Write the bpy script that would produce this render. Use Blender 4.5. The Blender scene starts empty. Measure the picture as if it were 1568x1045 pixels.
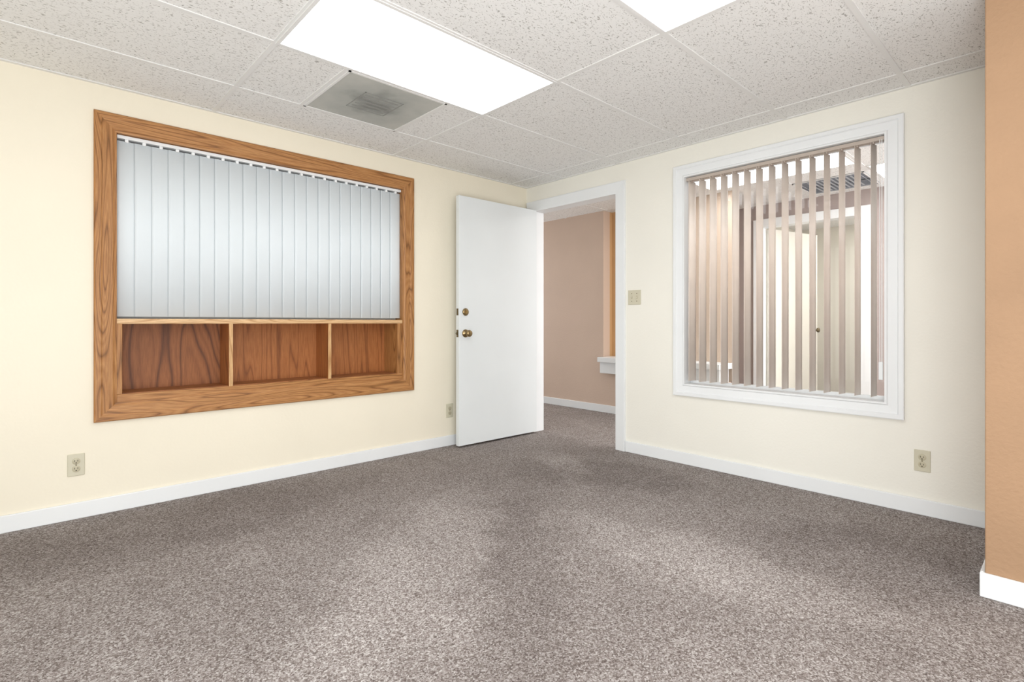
import bpy, bmesh, math
from mathutils import Vector, Matrix
scene = bpy.context.scene
try:
    scene.view_settings.view_transform = 'Standard'
    scene.view_settings.look = 'None'
except Exception as e:
    print(e)
H = 2.29

# ------------------------------------------------------------ helpers
def lin(c):
    out = []
    for v in c[:3]:
        v = v/255.0
        out.append(v/12.92 if v <= 0.04045 else ((v+0.055)/1.055)**2.4)
    return (*out, 1.0)

def base_mat(name):
    m = bpy.data.materials.new(name); m.use_nodes = True
    nt = m.node_tree
    return m, nt, nt.nodes['Principled BSDF']

def N(nt, t, **kw):
    n = nt.nodes.new(t)
    for k, v in kw.items():
        if k in n.inputs: n.inputs[k].default_value = v
        else: setattr(n, k, v)
    return n

def ramp(nt, stops):
    r = nt.nodes.new('ShaderNodeValToRGB')
    el = r.color_ramp.elements
    while len(el) < len(stops): el.new(0.5)
    for e, (p, c) in zip(el, stops):
        e.position = p; e.color = c
    return r

def plain(name, rgb, rough=0.6, metal=0.0, var=0.04, scale=6.0, bump=0.0, bscale=200.0, spec=None):
    m, nt, b = base_mat(name)
    tc = N(nt, 'ShaderNodeTexCoord')
    no = N(nt, 'ShaderNodeTexNoise', Scale=scale, Detail=3.0)
    nt.links.new(tc.outputs['Object'], no.inputs['Vector'])
    c = lin(rgb)
    lo = tuple(v*(1-var) for v in c[:3])+(1,); hi = tuple(min(1, v*(1+var)) for v in c[:3])+(1,)
    r = ramp(nt, [(0.3, lo), (0.7, hi)])
    nt.links.new(no.outputs['Fac'], r.inputs['Fac'])
    nt.links.new(r.outputs['Color'], b.inputs['Base Color'])
    b.inputs['Roughness'].default_value = rough
    b.inputs['Metallic'].default_value = metal
    if spec is not None: b.inputs['Specular IOR Level'].default_value = spec
    if bump > 0:
        n2 = N(nt, 'ShaderNodeTexNoise', Scale=bscale, Detail=2.0)
        nt.links.new(tc.outputs['Object'], n2.inputs['Vector'])
        bp = N(nt, 'ShaderNodeBump', Strength=bump, Distance=0.004)
        nt.links.new(n2.outputs['Fac'], bp.inputs['Height'])
        nt.links.new(bp.outputs['Normal'], b.inputs['Normal'])
    return m

def emis(name, rgb, strength):
    m, nt, b = base_mat(name)
    b.inputs['Base Color'].default_value = (0.8, 0.8, 0.8, 1)
    b.inputs['Emission Color'].default_value = lin(rgb)
    b.inputs['Emission Strength'].default_value = strength
    return m

def wood(name, dark, mid, light, axis='X', rough=0.5, rings=20.0, nscale=8.0, dist=0.08):
    m, nt, b = base_mat(name)
    tc = N(nt, 'ShaderNodeTexCoord')
    mp = N(nt, 'ShaderNodeMapping')
    s = [1, 1, 1]; s['XYZ'.index(axis)] = dist
    mp.inputs['Scale'].default_value = s
    nt.links.new(tc.outputs['Object'], mp.inputs['Vector'])
    n1 = N(nt, 'ShaderNodeTexNoise', Scale=nscale, Detail=1.5, Roughness=0.45)
    nt.links.new(mp.outputs['Vector'], n1.inputs['Vector'])
    mu = N(nt, 'ShaderNodeMath', operation='MULTIPLY'); mu.inputs[1].default_value = rings
    nt.links.new(n1.outputs['Fac'], mu.inputs[0])
    fr = N(nt, 'ShaderNodeMath', operation='PINGPONG'); fr.inputs[1].default_value = 0.5
    nt.links.new(mu.outputs[0], fr.inputs[0])
    r = ramp(nt, [(0.0, lin(dark)), (0.24, lin(mid)), (0.6, lin(light)), (1.0, lin(mid))])
    m2 = N(nt, 'ShaderNodeMath', operation='MULTIPLY'); m2.inputs[1].default_value = 2.0
    nt.links.new(fr.outputs[0], m2.inputs[0]); nt.links.new(m2.outputs[0], r.inputs['Fac'])
    mp2 = N(nt, 'ShaderNodeMapping')
    s2 = [1, 1, 1]; s2['XYZ'.index(axis)] = 0.04
    mp2.inputs['Scale'].default_value = s2
    nt.links.new(tc.outputs['Object'], mp2.inputs['Vector'])
    n2 = N(nt, 'ShaderNodeTexNoise', Scale=260.0, Detail=3.0, Roughness=0.7)
    nt.links.new(mp2.outputs['Vector'], n2.inputs['Vector'])
    r2 = ramp(nt, [(0.35, (0.55, 0.48, 0.42, 1)), (0.6, (1, 1, 1, 1))])
    nt.links.new(n2.outputs['Fac'], r2.inputs['Fac'])
    mx = N(nt, 'ShaderNodeMixRGB', blend_type='MULTIPLY'); mx.inputs[0].default_value = 0.65
    nt.links.new(r.outputs['Color'], mx.inputs[1]); nt.links.new(r2.outputs['Color'], mx.inputs[2])
    nt.links.new(mx.outputs[0], b.inputs['Base Color'])
    b.inputs['Roughness'].default_value = rough
    return m

def link(o, parent=None):
    scene.collection.objects.link(o)
    if parent: o.parent = parent
    return o

def empty(name, loc=(0, 0, 0), rotz=0):
    e = bpy.data.objects.new(name, None); e.empty_display_size = 0.1
    e.location = loc; e.rotation_euler = (0, 0, rotz)
    scene.collection.objects.link(e); return e

def boxes(name, bl, mat, parent=None, bevel=0.0, mats=None, idx=None):
    bm = bmesh.new()
    for i, (x0, x1, y0, y1, z0, z1) in enumerate(bl):
        x0, x1 = sorted((x0, x1)); y0, y1 = sorted((y0, y1)); z0, z1 = sorted((z0, z1))
        r = bmesh.ops.create_cube(bm, size=1.0)
        bmesh.ops.transform(bm, matrix=Matrix.Translation(((x0+x1)/2, (y0+y1)/2, (z0+z1)/2)) @
                            Matrix.Diagonal((x1-x0, y1-y0, z1-z0, 1)), verts=r['verts'])
        if idx:
            for f in {f for v in r['verts'] for f in v.link_faces}: f.material_index = idx[i]
    me = bpy.data.meshes.new(name); bm.to_mesh(me); bm.free()
    for mm in (mats or [mat]): me.materials.append(mm)
    o = bpy.data.objects.new(name, me); link(o, parent)
    if bevel > 0:
        b = o.modifiers.new('bevel', 'BEVEL'); b.width = bevel; b.segments = 2; b.limit_method = 'ANGLE'
    return o

def cyl(name, loc, r, depth, axis, mat, parent=None, r2=None, seg=32):
    bm = bmesh.new()
    bmesh.ops.create_cone(bm, cap_ends=True, segments=seg, radius1=r, radius2=r if r2 is None else r2, depth=depth)
    if axis == 'Y': bmesh.ops.rotate(bm, matrix=Matrix.Rotation(math.pi/2, 3, 'X'), verts=bm.verts)
    if axis == 'X': bmesh.ops.rotate(bm, matrix=Matrix.Rotation(math.pi/2, 3, 'Y'), verts=bm.verts)
    bmesh.ops.translate(bm, vec=loc, verts=bm.verts)
    me = bpy.data.meshes.new(name); bm.to_mesh(me); bm.free(); me.materials.append(mat)
    for p in me.polygons: p.use_smooth = len(p.vertices) == 4
    return link(bpy.data.objects.new(name, me), parent)

def lathe(name, prof, mat, parent=None, loc=(0, 0, 0), seg=32):
    """profile [(radius, dist)] revolved about local -Y axis"""
    bm = bmesh.new(); rings = []
    for r, d in prof:
        rings.append([bm.verts.new((loc[0]+r*math.cos(2*math.pi*i/seg), loc[1]-d, loc[2]+r*math.sin(2*math.pi*i/seg))) for i in range(seg)])
    for a, b in zip(rings, rings[1:]):
        for i in range(seg):
            bm.faces.new((a[i], a[(i+1) % seg], b[(i+1) % seg], b[i]))
    bm.faces.new(rings[0]); bm.faces.new(rings[-1])
    bmesh.ops.recalc_face_normals(bm, faces=bm.faces)
    me = bpy.data.meshes.new(name); bm.to_mesh(me); bm.free(); me.materials.append(mat)
    for p in me.polygons: p.use_smooth = True
    return link(bpy.data.objects.new(name, me), parent)

def casing(name, plane, a0, a1, b0, b1, prof, mats, parent=None, sides=4):
    """mitred moulding around a rectangle. prof=[(inset, protrusion)], plane 'A': y=0 wall, 'B': x=c wall"""
    bm = bmesh.new()
    off = 0.0
    if isinstance(plane, tuple): plane, off = plane
    def P(a, b, p):
        return (a, off-p, b) if plane == 'A' else (off-p, a, b)
    if sides == 4: corners = lambda o: [(a0+o, b0+o), (a1-o, b0+o), (a1-o, b1-o), (a0+o, b1-o)]
    else: corners = lambda o: [(a0+o, b0), (a0+o, b1-o), (a1-o, b1-o), (a1-o, b0)]
    rings = []
    for o, p in prof:
        rings.append([bm.verts.new(P(a, b, p)) for a, b in corners(o)])
    segs = [(0, 1), (1, 2), (2, 3), (3, 0)] if sides == 4 else [(0, 1), (1, 2), (2, 3)]
    for r0, r1 in zip(rings, rings[1:]):
        for si, (i, j) in enumerate(segs):
            f = bm.faces.new((r0[i], r0[j], r1[j], r1[i]))
            horiz = (si in (0, 2)) if sides == 4 else (si == 1)
            f.material_index = 0 if horiz or len(mats) == 1 else 1
    bmesh.ops.recalc_face_normals(bm, faces=bm.faces)
    me = bpy.data.meshes.new(name); bm.to_mesh(me); bm.free()
    for mm in mats: me.materials.append(mm)
    return link(bpy.data.objects.new(name, me), parent)

# ------------------------------------------------------------ materials
M_wallL = plain('wall_cream', (241, 233, 214), 0.75, var=0.02, scale=1.5, bump=0.2, bscale=70)
M_wallR = plain('wall_offwhite', (240, 237, 227), 0.75, var=0.02, scale=1.5, bump=0.2, bscale=70)
M_orange = plain('wall_tan_orange', (164, 131, 101), 0.75, var=0.06, scale=3, bump=0.6, bscale=60)
M_pink = plain('hall_tan_pink', (208, 185, 168), 0.75, var=0.03, scale=2, bump=0.3, bscale=70)
M_niche = plain('hall_niche_tan', (206, 186, 168), 0.75, var=0.03, scale=2)
M_mauve = plain('hall_mauve', (164, 150, 146), 0.75, var=0.03, scale=2)
M_hallorange = plain('hall_orange', (200, 160, 114), 0.75, var=0.03, scale=2)
M_white = plain('trim_white', (236, 238, 239), 0.45, var=0.015, scale=3)
M_door = plain('door_white', (228, 232, 233), 0.5, var=0.02, scale=2)
M_doorcream = plain('door_cream', (236, 232, 220), 0.5, var=0.02, scale=2)
M_grid = plain('grid_white', (232, 231, 229), 0.5, var=0.01)
M_blind = plain('blind_grey_white', (226, 233, 237), 0.8, var=0.015, scale=3, spec=0.1)
M_blindB = plain('blind_beige', (240, 228, 217), 0.55, var=0.03, scale=8)
M_railB = plain('headrail_taupe', (190, 177, 166), 0.5, var=0.03)
M_plate = plain('plate_almond', (206, 200, 178), 0.4, var=0.02)
M_plate2 = plain('receptacle_almond', (190, 182, 156), 0.4, var=0.02)
M_slot = plain('slot_dark', (40, 35, 30), 0.6)
M_brass = plain('antique_brass', (150, 130, 95), 0.28, metal=1.0, var=0.1)
M_darkmetal = plain('latch_metal', (110, 98, 75), 0.35, metal=1.0, var=0.1)
M_back = plain('window_backing', (225, 230, 232), 0.8)
M_lens = emis('light_lens', (250, 252, 255), 4.1)
M_lensH = emis('light_lens_hall', (255, 254, 252), 9.0)
M_oakX = wood('oak_horizontal', (134, 88, 44), (176, 122, 70), (192, 140, 86), 'X')
M_oakZ = wood('oak_vertical', (128, 84, 40), (172, 118, 66), (188, 136, 82), 'Z')
M_oakInZ = wood('oak_cubby_back', (136, 80, 38), (168, 104, 54), (178, 114, 62), 'Z', 0.55, 8.0, 9.0)
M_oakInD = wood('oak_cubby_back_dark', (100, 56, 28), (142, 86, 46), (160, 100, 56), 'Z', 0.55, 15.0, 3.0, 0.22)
M_oakInX = wood('oak_cubby_floor', (124, 74, 38), (160, 102, 58), (176, 118, 72), 'X', 0.55)
M_oakLt = wood('oak_edge', (196, 150, 102), (222, 182, 134), (232, 196, 150), 'X', 0.45)
M_oakLtZ = wood('oak_edge_vertical', (186, 138, 88), (212, 168, 116), (220, 180, 130), 'Z', 0.45)

# carpet
def carpet():
    m, nt, b = base_mat('carpet')
    L = nt.links
    tc = N(nt, 'ShaderNodeTexCoord')
    # twisted yarn tufts: one random tone per tuft
    wob = N(nt, 'ShaderNodeTexNoise', Scale=120.0, Detail=2.0)
    L.new(tc.outputs['Object'], wob.inputs['Vector'])
    ws = N(nt, 'ShaderNodeVectorMath', operation='SCALE'); ws.inputs['Scale'].default_value = 0.015
    L.new(wob.outputs['Color'], ws.inputs[0])
    wa = N(nt, 'ShaderNodeVectorMath', operation='ADD'); L.new(tc.outputs['Object'], wa.inputs[0]); L.new(ws.outputs[0], wa.inputs[1])
    vo = N(nt, 'ShaderNodeTexVoronoi', Scale=210.0)
    L.new(wa.outputs[0], vo.inputs['Vector'])
    bw = N(nt, 'ShaderNodeSeparateColor'); L.new(vo.outputs['Color'], bw.inputs[0])
    n1 = N(nt, 'ShaderNodeTexNoise', Scale=170.0, Detail=4.0, Roughness=0.7)
    L.new(tc.outputs['Object'], n1.inputs['Vector'])
    mm = N(nt, 'ShaderNodeMix', data_type='FLOAT'); mm.inputs[0].default_value = 0.36
    L.new(n1.outputs['Fac'], mm.inputs[2]); L.new(bw.outputs[0], mm.inputs[3])
    r1 = ramp(nt, [(0.27, lin((98, 87, 83))), (0.46, lin((150, 141, 137))), (0.58, lin((180, 174, 171))), (0.75, lin((228, 225, 223)))])
    L.new(mm.outputs[0], r1.inputs['Fac'])
    nd = N(nt, 'ShaderNodeTexNoise', Scale=4.0, Detail=5.0, Roughness=0.7)
    L.new(tc.outputs['Object'], nd.inputs['Vector'])
    sub = N(nt, 'ShaderNodeVectorMath', operation='SUBTRACT'); sub.inputs[1].default_value = (0.5, 0.5, 0.5)
    L.new(nd.outputs['Color'], sub.inputs[0])
    sc = N(nt, 'ShaderNodeVectorMath', operation='SCALE'); sc.inputs['Scale'].default_value = 0.5
    L.new(sub.outputs[0], sc.inputs[0])
    add = N(nt, 'ShaderNodeVectorMath', operation='ADD')
    L.new(tc.outputs['Object'], add.inputs[0]); L.new(sc.outputs[0], add.inputs[1])
    nl = N(nt, 'ShaderNodeTexNoise', Scale=2.2, Detail=3.0)
    L.new(add.outputs[0], nl.inputs['Vector'])
    mr = N(nt, 'ShaderNodeMapRange'); L.new(nl.outputs['Fac'], mr.inputs['Value'])
    mr.inputs['From Min'].default_value = 0.35; mr.inputs['From Max'].default_value = 0.65
    mr.inputs['To Min'].default_value = -0.05; mr.inputs['To Max'].default_value = 0.05
    acc = mr.outputs['Result']
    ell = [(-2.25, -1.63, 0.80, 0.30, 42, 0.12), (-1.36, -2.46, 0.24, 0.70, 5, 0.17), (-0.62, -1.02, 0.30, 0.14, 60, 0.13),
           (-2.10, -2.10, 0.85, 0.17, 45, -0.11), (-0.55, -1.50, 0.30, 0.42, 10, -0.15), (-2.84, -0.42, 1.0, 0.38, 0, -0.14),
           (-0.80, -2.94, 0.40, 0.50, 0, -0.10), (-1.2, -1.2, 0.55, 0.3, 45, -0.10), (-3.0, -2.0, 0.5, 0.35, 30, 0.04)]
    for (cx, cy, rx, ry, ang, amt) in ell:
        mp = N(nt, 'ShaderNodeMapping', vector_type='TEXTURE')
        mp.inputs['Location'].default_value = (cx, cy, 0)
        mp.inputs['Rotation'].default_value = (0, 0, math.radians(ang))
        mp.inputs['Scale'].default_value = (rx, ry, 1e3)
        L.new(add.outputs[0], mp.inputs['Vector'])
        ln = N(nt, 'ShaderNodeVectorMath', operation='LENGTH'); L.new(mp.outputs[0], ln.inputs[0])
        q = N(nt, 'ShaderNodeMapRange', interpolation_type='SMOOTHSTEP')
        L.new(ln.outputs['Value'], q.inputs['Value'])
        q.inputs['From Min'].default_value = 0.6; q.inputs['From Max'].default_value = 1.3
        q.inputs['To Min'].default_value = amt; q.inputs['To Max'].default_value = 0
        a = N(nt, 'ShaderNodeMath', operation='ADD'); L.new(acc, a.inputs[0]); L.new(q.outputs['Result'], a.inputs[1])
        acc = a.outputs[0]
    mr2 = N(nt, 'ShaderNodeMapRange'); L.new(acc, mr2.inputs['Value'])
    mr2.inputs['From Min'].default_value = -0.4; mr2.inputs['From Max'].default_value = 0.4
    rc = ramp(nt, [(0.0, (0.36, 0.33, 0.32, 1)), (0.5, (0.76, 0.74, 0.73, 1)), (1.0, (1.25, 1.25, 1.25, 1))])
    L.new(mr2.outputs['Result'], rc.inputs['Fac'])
    mx = N(nt, 'ShaderNodeMixRGB', blend_type='MULTIPLY'); mx.inputs[0].default_value = 1.0
    L.new(r1.outputs['Color'], mx.inputs[1]); L.new(rc.outputs['Color'], mx.inputs[2])
    L.new(mx.outputs[0], b.inputs['Base Color'])
    b.inputs['Roughness'].default_value = 0.95
    b.inputs['Specular IOR Level'].default_value = 0.1
    bp = N(nt, 'ShaderNodeBump', Strength=0.4, Distance=0.005)
    L.new(mm.outputs[0], bp.inputs['Height']); L.new(bp.outputs['Normal'], b.inputs['Normal'])
    return m
M_carpet = carpet()

def ctile():
    m, nt, b = base_mat('acoustic_tile')
    L = nt.links
    tc = N(nt, 'ShaderNodeTexCoord')
    mp = N(nt, 'ShaderNodeMapping'); mp.inputs['Scale'].default_value = (0.6, 1.0, 1.0)
    L.new(tc.outputs['Object'], mp.inputs['Vector'])
    nd = N(nt, 'ShaderNodeTexNoise', Scale=35.0, Detail=2.0)
    L.new(mp.outputs[0], nd.inputs['Vector'])
    sc = N(nt, 'ShaderNodeVectorMath', operation='SCALE'); sc.inputs['Scale'].default_value = 0.04
    L.new(nd.outputs['Color'], sc.inputs[0])
    add = N(nt, 'ShaderNodeVectorMath', operation='ADD'); L.new(mp.outputs[0], add.inputs[0]); L.new(sc.outputs[0], add.inputs[1])
    n1 = N(nt, 'ShaderNodeTexNoise', Scale=150.0, Detail=1.5, Roughness=0.5)
    L.new(add.outputs[0], n1.inputs['Vector'])
    r = ramp(nt, [(0.33, lin((178, 175, 171))), (0.41, lin((238, 237, 235))), (1.0, lin((242, 241, 239)))])
    L.new(n1.outputs['Fac'], r.inputs['Fac'])
    L.new(r.outputs['Color'], b.inputs['Base Color'])
    b.inputs['Roughness'].default_value = 0.9
    bp = N(nt, 'ShaderNodeBump', Strength=0.25, Distance=0.003)
    L.new(r.outputs['Color'], bp.inputs['Height']); L.new(bp.outputs['Normal'], b.inputs['Normal'])
    return m
M_tile = ctile()

def glass():
    m = bpy.data.materials.new('window_glass'); m.use_nodes = True
    nt = m.node_tree; nt.nodes.clear()
    o = N(nt, 'ShaderNodeOutputMaterial'); t = N(nt, 'ShaderNodeBsdfTransparent'); g = N(nt, 'ShaderNodeBsdfGlossy', Roughness=0.02)
    f = N(nt, 'ShaderNodeFresnel', IOR=1.35); mx = N(nt, 'ShaderNodeMixShader')
    nt.links.new(f.outputs[0], mx.inputs[0]); nt.links.new(t.outputs[0], mx.inputs[1]); nt.links.new(g.outputs[0], mx.inputs[2])
    nt.links.new(mx.outputs[0], o.inputs['Surface'])
    return m
M_glass = glass()

# ------------------------------------------------------------ shell
boxes('floor', [(-5, 5, -5.2, 3.2, -0.1, 0)], M_carpet)
boxes('ceiling', [(-5, 5, -5.2, 3.2, H, H+0.1)], M_tile)
AX0, AX1, AZ0, AZ1 = -3.115, -1.345, 0.60, 2.045      # wood window opening
G = 0.003
boxes('wall_left', [(-5, AX0-G, 0, 0.12, 0, H), (AX1+G, 0.12, 0, 0.12, 0, H),
                    (AX0-G, AX1+G, 0, 0.12, 0, AZ0-0.02), (AX0-G, AX1+G, 0, 0.12, AZ1+0.006, H)], M_wallL)
DY0, DY1, DZ = -1.024-G, -0.106+G, 2.06
WY0, WY1, WZ0, WZ1 = -2.826, -1.625, 0.575, 2.07
boxes('wall_right', [(0, 0.12, DY1, 0, 0, H), (0, 0.12, DY0, DY1, DZ, H), (0, 0.12, WY1, DY0, 0, H),
                     (0, 0.12, WY0, WY1, 0, WZ0), (0, 0.12, WY0, WY1, WZ1, H), (0, 0.12, -5.2, WY0, 0, H)], M_wallR)
boxes('wall_alcove', [(-0.87, 0, -5.2, -3.31, 0, H)], M_orange, bevel=0.004)
boxes('wall_back', [(-5, -0.87, -5.32, -5.2, 0, H)], M_wallR)
boxes('wall_far_left', [(-5.12, -5, -5.2, 0.12, 0, H)], M_wallR)

# baseboards
def bb(name, bl): return boxes(name, bl, M_white, bevel=0.004)
bb('baseboard_left', [(-5, -0.014, -0.014, 0, 0, 0.085)])
bb('baseboard_right', [(-0.014, 0, -3.31, -1.119, 0, 0.085)])
bb('baseboard_alcove', [(-0.884, -0.87, -5.2, -3.296, 0, 0.09), (-0.87, -0.014, -3.31, -3.296, 0, 0.09)])

# ceiling grid
gx = [-3.87, -2.65, -1.43, -0.21]; gy = [-0.46, -1.07, -1.68, -2.31, -2.93, -3.54, -4.15, -4.76]
w = 0.012; z0, z1 = H-0.004, H
gl = [(x-w, x+w, -5.2, 0, z0, z1) for x in gx] + [(-5, 0, y-w, y+w, z0-0.0005, z1) for y in gy]
gl += [(-2.30-w, -2.30+w, -1.07, -0.46, z0-0.0008, z1), (-1.68-w, -1.68+w, -1.07, -0.46, z0-0.0008, z1)]
gl += [(-5, 0, -0.022, 0, z0-0.001, z1), (-0.022, 0, -5.2, 0, z0-0.0012, z1)]
boxes('ceiling_grid', gl, M_grid)
hl = [(0.73-w, 0.73+w, -4.5, 3, z0, z1), (1.95-w, 1.95+w, -4.5, -1.4, z0, z1)] + [(0.12, 2.38, y-w, y+w, z0-0.0005, z1) for y in [-4.2, -3.59, -2.98, -2.37, -1.76]] + \
     [(0.12, 1.34, y-w, y+w, z0-0.0005, z1) for y in [-1.15, -0.54, 0.07, 0.68, 1.29, 1.9, 2.51]]
boxes('ceiling_grid', hl, M_grid)

def fixture(x0, x1, y0, y1, mat):
    e = empty('ceiling_light', ((x0+x1)/2, (y0+y1)/2, H))
    hx, hy = (x1-x0)/2, (y1-y0)/2; t = 0.016
    boxes('frame', [(-hx, hx, -hy, -hy+t, -0.008, 0), (-hx, hx, hy-t, hy, -0.008, 0),
                    (-hx, -hx+t, -hy+t, hy-t, -0.008, 0), (hx-t, hx, -hy+t, hy-t, -0.008, 0)], M_grid, e)
    boxes('diffuser', [(-hx+t, hx-t, -hy+t, hy-t, -0.006, -0.001)], mat, e)
    return e
fixture(-2.65, -1.43, -1.68, -1.07, M_lens)
fixture(-2.65, -1.43, -2.93, -2.31, M_lens)
fixture(-2.65, -1.43, -4.76, -4.15, M_lens)  # extra unseen panel, added behind the camera for room light
fixture(-4.75, -3.87, -3.54, -2.93, M_lens)  # second extra panel out of view, added for room light
fixture(0.20, 0.73, 1.9, 3.0, M_lensH)  # added panel, kept out of view, to light the hall wall
fixture(0.75, 1.36, -2.36, -1.16, M_lensH)
fixture(1.50, 2.10, -3.58, -2.39, M_lensH)
fixture(3.0, 4.2, -2.6, -2.0, M_lensH)  # added panel to light the room beyond the lobby door

# return-air vents
def vent(cx, cy, hx, hy, cols, lcol, k=0.12):
    e = empty('ceiling_vent', (cx, cy, H))
    m, nt, b = base_mat('vent_dusty')
    tc = N(nt, 'ShaderNodeTexCoord'); ln = N(nt, 'ShaderNodeVectorMath', operation='LENGTH')
    mp = N(nt, 'ShaderNodeMapping'); mp.inputs['Scale'].default_value = (1, 1, 0)
    no = N(nt, 'ShaderNodeTexNoise', Scale=7.0, Detail=4.0)
    nt.links.new(tc.outputs['Object'], mp.inputs[0]); nt.links.new(mp.outputs[0], ln.inputs[0])
    nt.links.new(tc.outputs['Object'], no.inputs['Vector'])
    a = N(nt, 'ShaderNodeMath', operation='MULTIPLY_ADD'); a.inputs[1].default_value = 0.35; nt.links.new(no.outputs['Fac'], a.inputs[0])
    nt.links.new(ln.outputs['Value'], a.inputs[2])
    r = ramp(nt, [(0.22, lin(cols[0])), (0.36, lin(cols[1])), (0.5, lin(cols[2]))])
    nt.links.new(a.outputs[0], r.inputs['Fac']); nt.links.new(r.outputs['Color'], b.inputs['Base Color'])
    b.inputs['Roughness'].default_value = 0.7
    boxes('plate', [(-hx, hx, -hy, hy, -0.004, 0)], m, e)
    boxes('rim', [(-hx, hx, -hy, -hy+0.012, -0.008, -0.002), (-hx, hx, hy-0.012, hy, -0.008, -0.002),
                  (-hx, -hx+0.012, -hy, hy, -0.008, -0.002), (hx-0.012, hx, -hy, hy, -0.008, -0.002)], M_grid, e)
    M_d = plain('vent_louvre', lcol, 0.6)
    t = 0.005
    bl = [(-k, k, -k, -k+t, -0.006, -0.003), (-k, k, k-t, k, -0.006, -0.003), (-k, -k+t, -k, k, -0.006, -0.003), (k-t, k, -k, k, -0.006, -0.003)]
    n = int(k/0.024)
    for i in range(n):
        y = -k*0.7+i*(k*1.4/(n-1))
        bl.append((-k+0.02, k-0.02, y-0.007, y+0.007, -0.006, -0.003))
    boxes('louvres', bl, M_d, e)
vent(-1.99, -0.765, 0.30, 0.295, [(130, 131, 127), (176, 178, 173), (192, 192, 186)], (146, 147, 143))
vent(1.95, -2.05, 0.28, 0.28, [(88, 94, 104), (96, 102, 112), (104, 110, 120)], (170, 174, 180), 0.24)

# ------------------------------------------------------------ wooden window unit (wall_left)
wu = empty('window_1', (0, 0, 0))
casing('oak_casing', 'A', -3.213, -1.248, 0.49, 2.145,
       [(0, 0.0), (0, 0.016), (0.006, 0.022), (0.030, 0.022), (0.036, 0.019), (0.080, 0.017), (0.088, 0.012), (0.098, 0.010), (0.098, -0.12)],
       [M_oakX, M_oakZ], wu)
boxes('shelf_rail', [(AX0, AX1, -0.002, 0.20, 0.585, 0.628)], M_oakX, wu, 0.002)
boxes('side_stiles', [(-3.118, -3.090, -0.002, 0.20, 0.628, 1.012), (-1.388, -1.345, -0.002, 0.20, 0.628, 1.012)], M_oakZ, wu, 0.002)
boxes('shelf_top', [(-3.118, -1.345, -0.004, 0.20, 1.012, 1.040)], M_oakLt, wu, 0.003)
boxes('dividers', [(-2.562, -2.540, -0.002, 0.20, 0.628, 1.012), (-1.936, -1.914, -0.002, 0.20, 0.628, 1.012)], M_oakInZ, wu, 0.001)
boxes('divider_edges', [(-2.562, -2.540, -0.005, -0.0022, 0.628, 1.012), (-1.936, -1.914, -0.005, -0.0022, 0.628, 1.012)], M_oakLtZ, wu)
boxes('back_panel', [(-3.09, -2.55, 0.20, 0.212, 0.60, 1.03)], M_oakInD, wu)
boxes('back_panel_middle', [(-2.55, -1.345, 0.20, 0.212, 0.60, 1.03)], M_oakInZ, wu)
boxes('shelf_floor', [(-3.09, -1.388, 0.01, 0.20, 0.628, 0.632)], M_oakInX, wu)
boxes('aluminium_frame', [(AX0, AX1, 0.10, 0.12, 1.04, 1.075), (AX0, AX1, 0.10, 0.12, 2.0, 2.045),
                          (AX0, AX0+0.03, 0.10, 0.12, 1.075, 2.0), (AX1-0.03, AX1, 0.10, 0.12, 1.075, 2.0)], M_white, wu)
boxes('frosted_pane', [(AX0, AX1, 0.112, 0.118, 1.04, 2.045)], M_back, wu)

def slat(bm, cx, cy, z0, z1, wid, ang, curve=0.006, seg=6):
    rows = []
    ca, sa = math.cos(ang), math.sin(ang)
    for z in (z0, z1):
        r = []
        for i in range(seg+1):
            q = i/seg*2-1
            lx, ly = q*wid/2, curve*(1-q*q)
            r.append(bm.verts.new((cx+lx*ca-ly*sa, cy+lx*sa+ly*ca, z)))
        rows.append(r)
    for i in range(seg): bm.faces.new((rows[0][i], rows[0][i+1], rows[1][i+1], rows[1][i]))

def solid(bm, name, mat, parent, th):
    me = bpy.data.meshes.new(name); bm.to_mesh(me); bm.free(); me.materials.append(mat)
    for p in me.polygons: p.use_smooth = True
    o = link(bpy.data.objects.new(name, me), parent)
    s = o.modifiers.new('sol', 'SOLIDIFY'); s.thickness = th
    return o

vb = empty('vertical_blind', (0, 0, 0))
bm = bmesh.new(); n = 22; x = -3.068
for i in range(n):
    slat(bm, x+i*0.0799, 0.030, 1.052, 2.016, 0.0885, math.radians(3.2), curve=-0.0018)
solid(bm, 'slats', M_blind, vb, 0.001)
boxes('headrail', [(-3.112, -1.348, 0.012, 0.050, 2.026, 2.044)], M_white, vb, 0.002)
boxes('clips', [(x+i*0.0799-0.008, x+i*0.0799+0.008, 0.02, 0.040, 2.010, 2.027) for i in range(n)], M_white, vb)

# ------------------------------------------------------------ interior window (wall_right)
wr = empty('window_2', (0, 0, 0))
casing('white_casing', 'B', -2.911, -1.540, 0.492, 2.15,
       [(0, 0.0), (0, 0.020), (0.004, 0.022), (0.024, 0.022), (0.030, 0.014), (0.072, 0.012), (0.078, 0.018), (0.088, 0.018), (0.088, -0.12)], [M_white], wr)
boxes('sash', [(0.08, 0.11, WY0, WY1, 0.577, 0.60), (0.08, 0.11, WY0, WY1, 2.045, 2.066), (0.08, 0.11, WY0, WY0+0.02, 0.6, 2.045), (0.08, 0.11, WY1-0.02, WY1, 0.6, 2.045)], M_white, wr)
boxes('glass', [(0.094, 0.098, WY0+0.02, WY1-0.02, 0.60, 2.045)], M_glass, wr)
vb2 = empty('vertical_blind', (0, 0, 0))
bm = bmesh.new()
for i in range(15):
    y = -1.665-i*0.0785
    slat(bm, 0.03, y, 0.60, 2.03, 0.089, math.radians(-6), curve=0.004)
solid(bm, 'slats', M_blindB, vb2, 0.001)
boxes('headrail', [(0.008, 0.05, WY0+0.006, WY1-0.002, 2.036, 2.058)], M_railB, vb2, 0.002)
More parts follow.
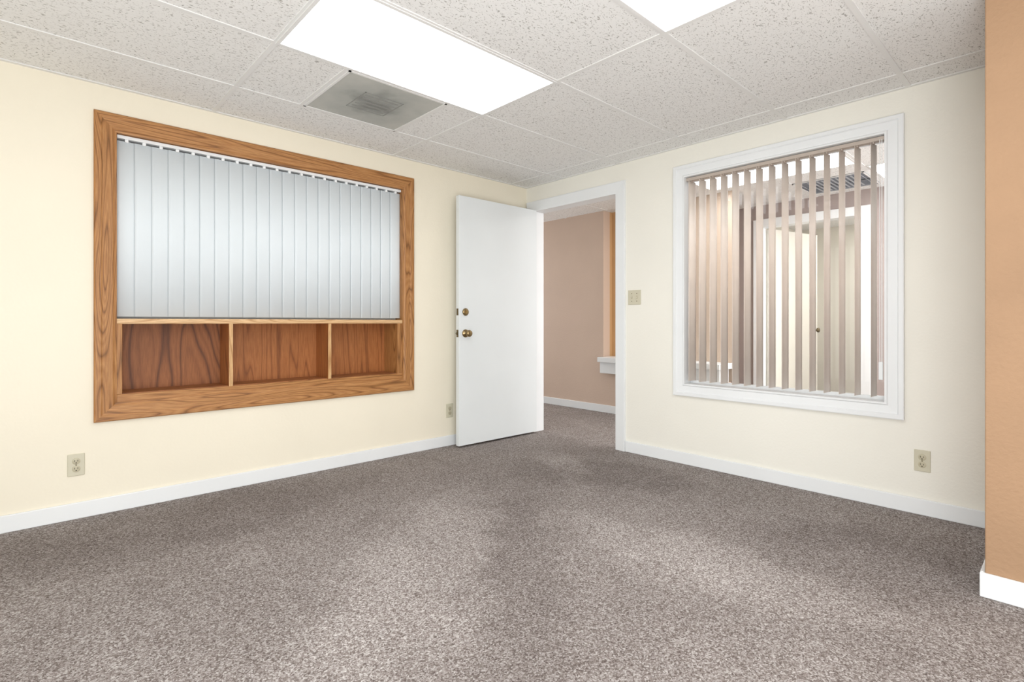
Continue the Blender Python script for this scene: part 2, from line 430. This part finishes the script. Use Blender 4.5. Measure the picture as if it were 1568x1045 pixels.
boxes('clips', [(0.018, 0.042, -1.665-i*0.0785-0.004, -1.665-i*0.0785+0.004, 2.028, 2.037) for i in range(15)], M_railB, vb2)
boxes('pull_cord', [(0.006, 0.009, -2.808, -2.805, 0.80, 2.04), (0.006, 0.009, -2.798, -2.795, 0.80, 2.04)], M_white, vb2)
boxes('cord_weight', [(0.000, 0.014, -2.812, -2.792, 0.70, 0.80)], M_white, vb2, 0.003)

# ------------------------------------------------------------ door (open)
dc = casing('trim_1', 'B', -1.117, -0.016, 0.0, 2.145,
       [(0, 0.0), (0, 0.016), (0.006, 0.018), (0.050, 0.013), (0.085, 0.010), (0.093, 0.008), (0.093, -0.12)], [M_white], None, sides=3)
hinge = Vector((-0.022, -0.115, 0)); ang = math.atan2(-0.102+0.115, -0.905+0.004)
d = empty('door_1', hinge, ang)
Lf = 0.884
boxes('leaf', [(0, Lf, 0.0, 0.040, 0.016, 2.052)], M_door, d, 0.0015)
def knobset(z, kind):
    e = bpy.data.objects.new(kind, None); scene.collection.objects.link(e); e.parent = d
    e.location = (Lf-0.065, 0.040, z)
    e.rotation_euler = (0, 0, math.pi)
    if kind.startswith('knob'):
        lathe(kind+'_rose', [(0.033, 0), (0.033, 0.003), (0.026, 0.009), (0.014, 0.012), (0.011, 0.03), (0.014, 0.036), (0.025, 0.042), (0.028, 0.052), (0.025, 0.061), (0.014, 0.066), (0.004, 0.066)], M_brass, e)
    else:
        lathe(kind+'_rose', [(0.031, 0), (0.031, 0.005), (0.024, 0.011), (0.018, 0.013), (0.004, 0.013)], M_brass, e)
        boxes(kind+'_turn', [(-0.005, 0.005, -0.026, -0.012, -0.014, 0.014)], M_brass, e, 0.002)
knobset(0.93, 'knob'); knobset(1.105, 'deadbolt')
boxes('latch_plates', [(Lf-0.0005, Lf+0.0015, 0.008, 0.032, 0.90, 0.96), (Lf-0.0005, Lf+0.0015, 0.008, 0.032, 1.077, 1.133)], M_darkmetal, d)
cyl('latch_bolt', (Lf+0.006, 0.020, 0.93), 0.008, 0.014, 'X', M_darkmetal, d)
for hz in (0.25, 1.03, 1.82):
    cyl('hinge_%d' % int(hz*100), (-0.002, 0.0, hz), 0.006, 0.09, 'Z', M_darkmetal, d)

# ------------------------------------------------------------ outlets / switch
def outlet(loc, rotz):
    e = empty('wall_outlet', loc, rotz)
    boxes('plate', [(-0.035, 0.035, -0.006, 0, -0.057, 0.057)], M_plate, e, 0.003)
    for s in (-1, 1):
        zc = s*0.0195
        lathe('receptacle_%d' % (s+2), [(0.0165, 0.005), (0.0165, 0.008), (0.015, 0.0085), (0.002, 0.0085)], M_plate2, e, (0, 0, zc))
        boxes('slots_%d' % (s+2), [(-0.0078, -0.0055, -0.0092, -0.008, zc-0.002, zc+0.007), (0.0055, 0.0078, -0.0092, -0.008, zc-0.002, zc+0.006),
                                   (-0.0025, 0.0025, -0.0092, -0.008, zc-0.011, zc-0.006)], M_slot, e)
    lathe('screw', [(0.003, 0.006), (0.003, 0.0075), (0.001, 0.0075)], M_darkmetal, e)
outlet((-3.284, 0, 0.280), 0)
outlet((-0.898, 0, 0.288), 0)
outlet((0, -2.987, 0.286), -math.pi/2)
e = empty('light_switch', (0, -1.200, 1.215), -math.pi/2)
boxes('plate', [(-0.058, 0.058, -0.006, 0, -0.057, 0.057)], M_plate, e, 0.003)
boxes('toggles', [(-0.028, -0.018, -0.016, -0.005, -0.004, 0.012), (0.018, 0.028, -0.016, -0.005, -0.012, 0.004)], M_plate, e, 0.002)
boxes('toggle_slots', [(-0.029, -0.017, -0.0066, -0.005, -0.013, 0.013), (0.017, 0.029, -0.0066, -0.005, -0.013, 0.013)], M_plate2, e)
boxes('screws', [(x-0.003, x+0.003, -0.0072, -0.005, z-0.003, z+0.003) for x in (-0.023, 0.023) for z in (-0.03, 0.03)], M_darkmetal, e)

# ------------------------------------------------------------ hallway
boxes('wall_hall', [(1.34, 1.46, 0.115, 3.2, 0, H), (1.34, 1.46, -1.30, 0.115, 0, 0.45)], M_pink)
boxes('wall_hall_niche', [(1.50, 1.62, -1.30, -0.55, 0.45, H), (1.50, 1.62, -0.55, 0.115, 0.45, H), (1.46, 1.62, 0.115, 0.2, 0, H)],
      None, mats=[M_hallorange, M_niche], idx=[1, 0, 0])
boxes('wall_hall_end', [(0.12, 1.34, 3.1, 3.2, 0, H), (0.12, 2.38, -4.6, -4.5, 0, H)], M_pink)
boxes('wall_lobby', [(2.38, 2.50, -1.217, -0.2, 0, H), (2.38, 2.50, -2.143, -1.217, 2.06, H), (2.38, 2.50, -4.6, -2.143, 0, H)], M_mauve)
boxes('wall_lobby_side', [(1.62, 2.38, -0.3, -0.2, 0, H)], M_hallorange)
boxes('wall_neighbor_room', [(4.4, 4.5, -4, 0, 0, H), (2.5, 4.4, -0.9, -0.8, 0, H), (2.5, 4.4, -4.0, -3.9, 0, H)], M_doorcream)
bb('baseboard_hall', [(1.326, 1.34, -1.30, 3.1, 0, 0.085)])
bb('baseboard_lobby', [(2.366, 2.38, -4.5, -2.23, 0, 0.085)])
boxes('hall_counter', [(1.22, 1.498, -1.298, 0.112, 0.575, 0.63), (1.26, 1.338, -1.28, 0.105, 0.45, 0.5745), (1.345, 1.455, -1.28, 0.105, 0.4505, 0.5745)], M_white, None, 0.004)
casing('trim_2', ('B', 2.38), -2.225, -1.135, 0.0, 2.135,
       [(0, 0.0), (0, 0.016), (0.006, 0.018), (0.085, 0.010), (0.085, -0.12)], [M_white], None, sides=3)
d2 = empty('door_2', (2.505, -1.245, 0), math.radians(-14))
boxes('leaf', [(0, 0.87, -0.02, 0.02, 0.015, 2.045)], M_doorcream, d2, 0.002)
lathe('knob', [(0.03, 0), (0.03, 0.004), (0.012, 0.01), (0.012, 0.035), (0.027, 0.045), (0.027, 0.058), (0.012, 0.066), (0.003, 0.066)], M_darkmetal, d2, (0.80, -0.02, 0.93))

# ------------------------------------------------------------ lights
world = bpy.data.worlds.new('World'); scene.world = world; world.use_nodes = True
world.node_tree.nodes['Background'].inputs[0].default_value = (0.9, 0.95, 1, 1)
world.node_tree.nodes['Background'].inputs[1].default_value = 0.5
def area(name, loc, target, sx, sy, power, col=(1, 1, 1)):
    l = bpy.data.lights.new(name, 'AREA'); l.shape = 'RECTANGLE'; l.size = sx; l.size_y = sy; l.energy = power; l.color = col
    o = bpy.data.objects.new(name, l); scene.collection.objects.link(o); o.location = loc
    o.rotation_euler = (Vector(target)-Vector(loc)).to_track_quat('-Z', 'Y').to_euler()
# added fill: unseen soft lamps in front of the solid back and side walls
area('back_fill', (-3.0, -5.12, 1.15), (-3.0, 0, 1.15), 3.6, 1.9, 33, (0.93, 0.97, 1.0))
area('side_fill', (-4.92, -2.9, 1.15), (0, -2.9, 1.15), 3.6, 1.9, 25, (0.93, 0.97, 1.0))
# added fill: unseen lamp aimed up to brighten the ceiling
area('ceiling_fill', (-3.6, -3.9, 0.5), (-1.9, -1.9, 2.29), 1.2, 1.2, 56, (0.95, 0.98, 1.0))
area('hall_fill', (0.7, 2.6, 1.2), (0.9, 0, 1.2), 0.9, 1.6, 18)  # added fill, no fixture here, brightens the hall
area('lobby_fill', (1.2, -4.4, 1.2), (1.3, 0, 1.4), 1.8, 1.8, 54, (0.95, 0.98, 1.0))  # added fill, brightens the lobby and the beige slats
area('neighbor_room_fill', (3.4, -3.7, 1.2), (3.4, 0, 1.3), 1.5, 1.6, 18)  # added fill for the room behind the far door

# ------------------------------------------------------------ camera
cam = bpy.data.cameras.new('camera'); co = bpy.data.objects.new('camera', cam); scene.collection.objects.link(co)
co.location = (-3.487, -3.538, 1.02)
co.rotation_euler = (math.pi/2, 0, math.radians(-43.0))
cam.sensor_width = 36; cam.lens = 18.45; cam.shift_y = -0.0182
cam.clip_start = 0.05
scene.camera = co
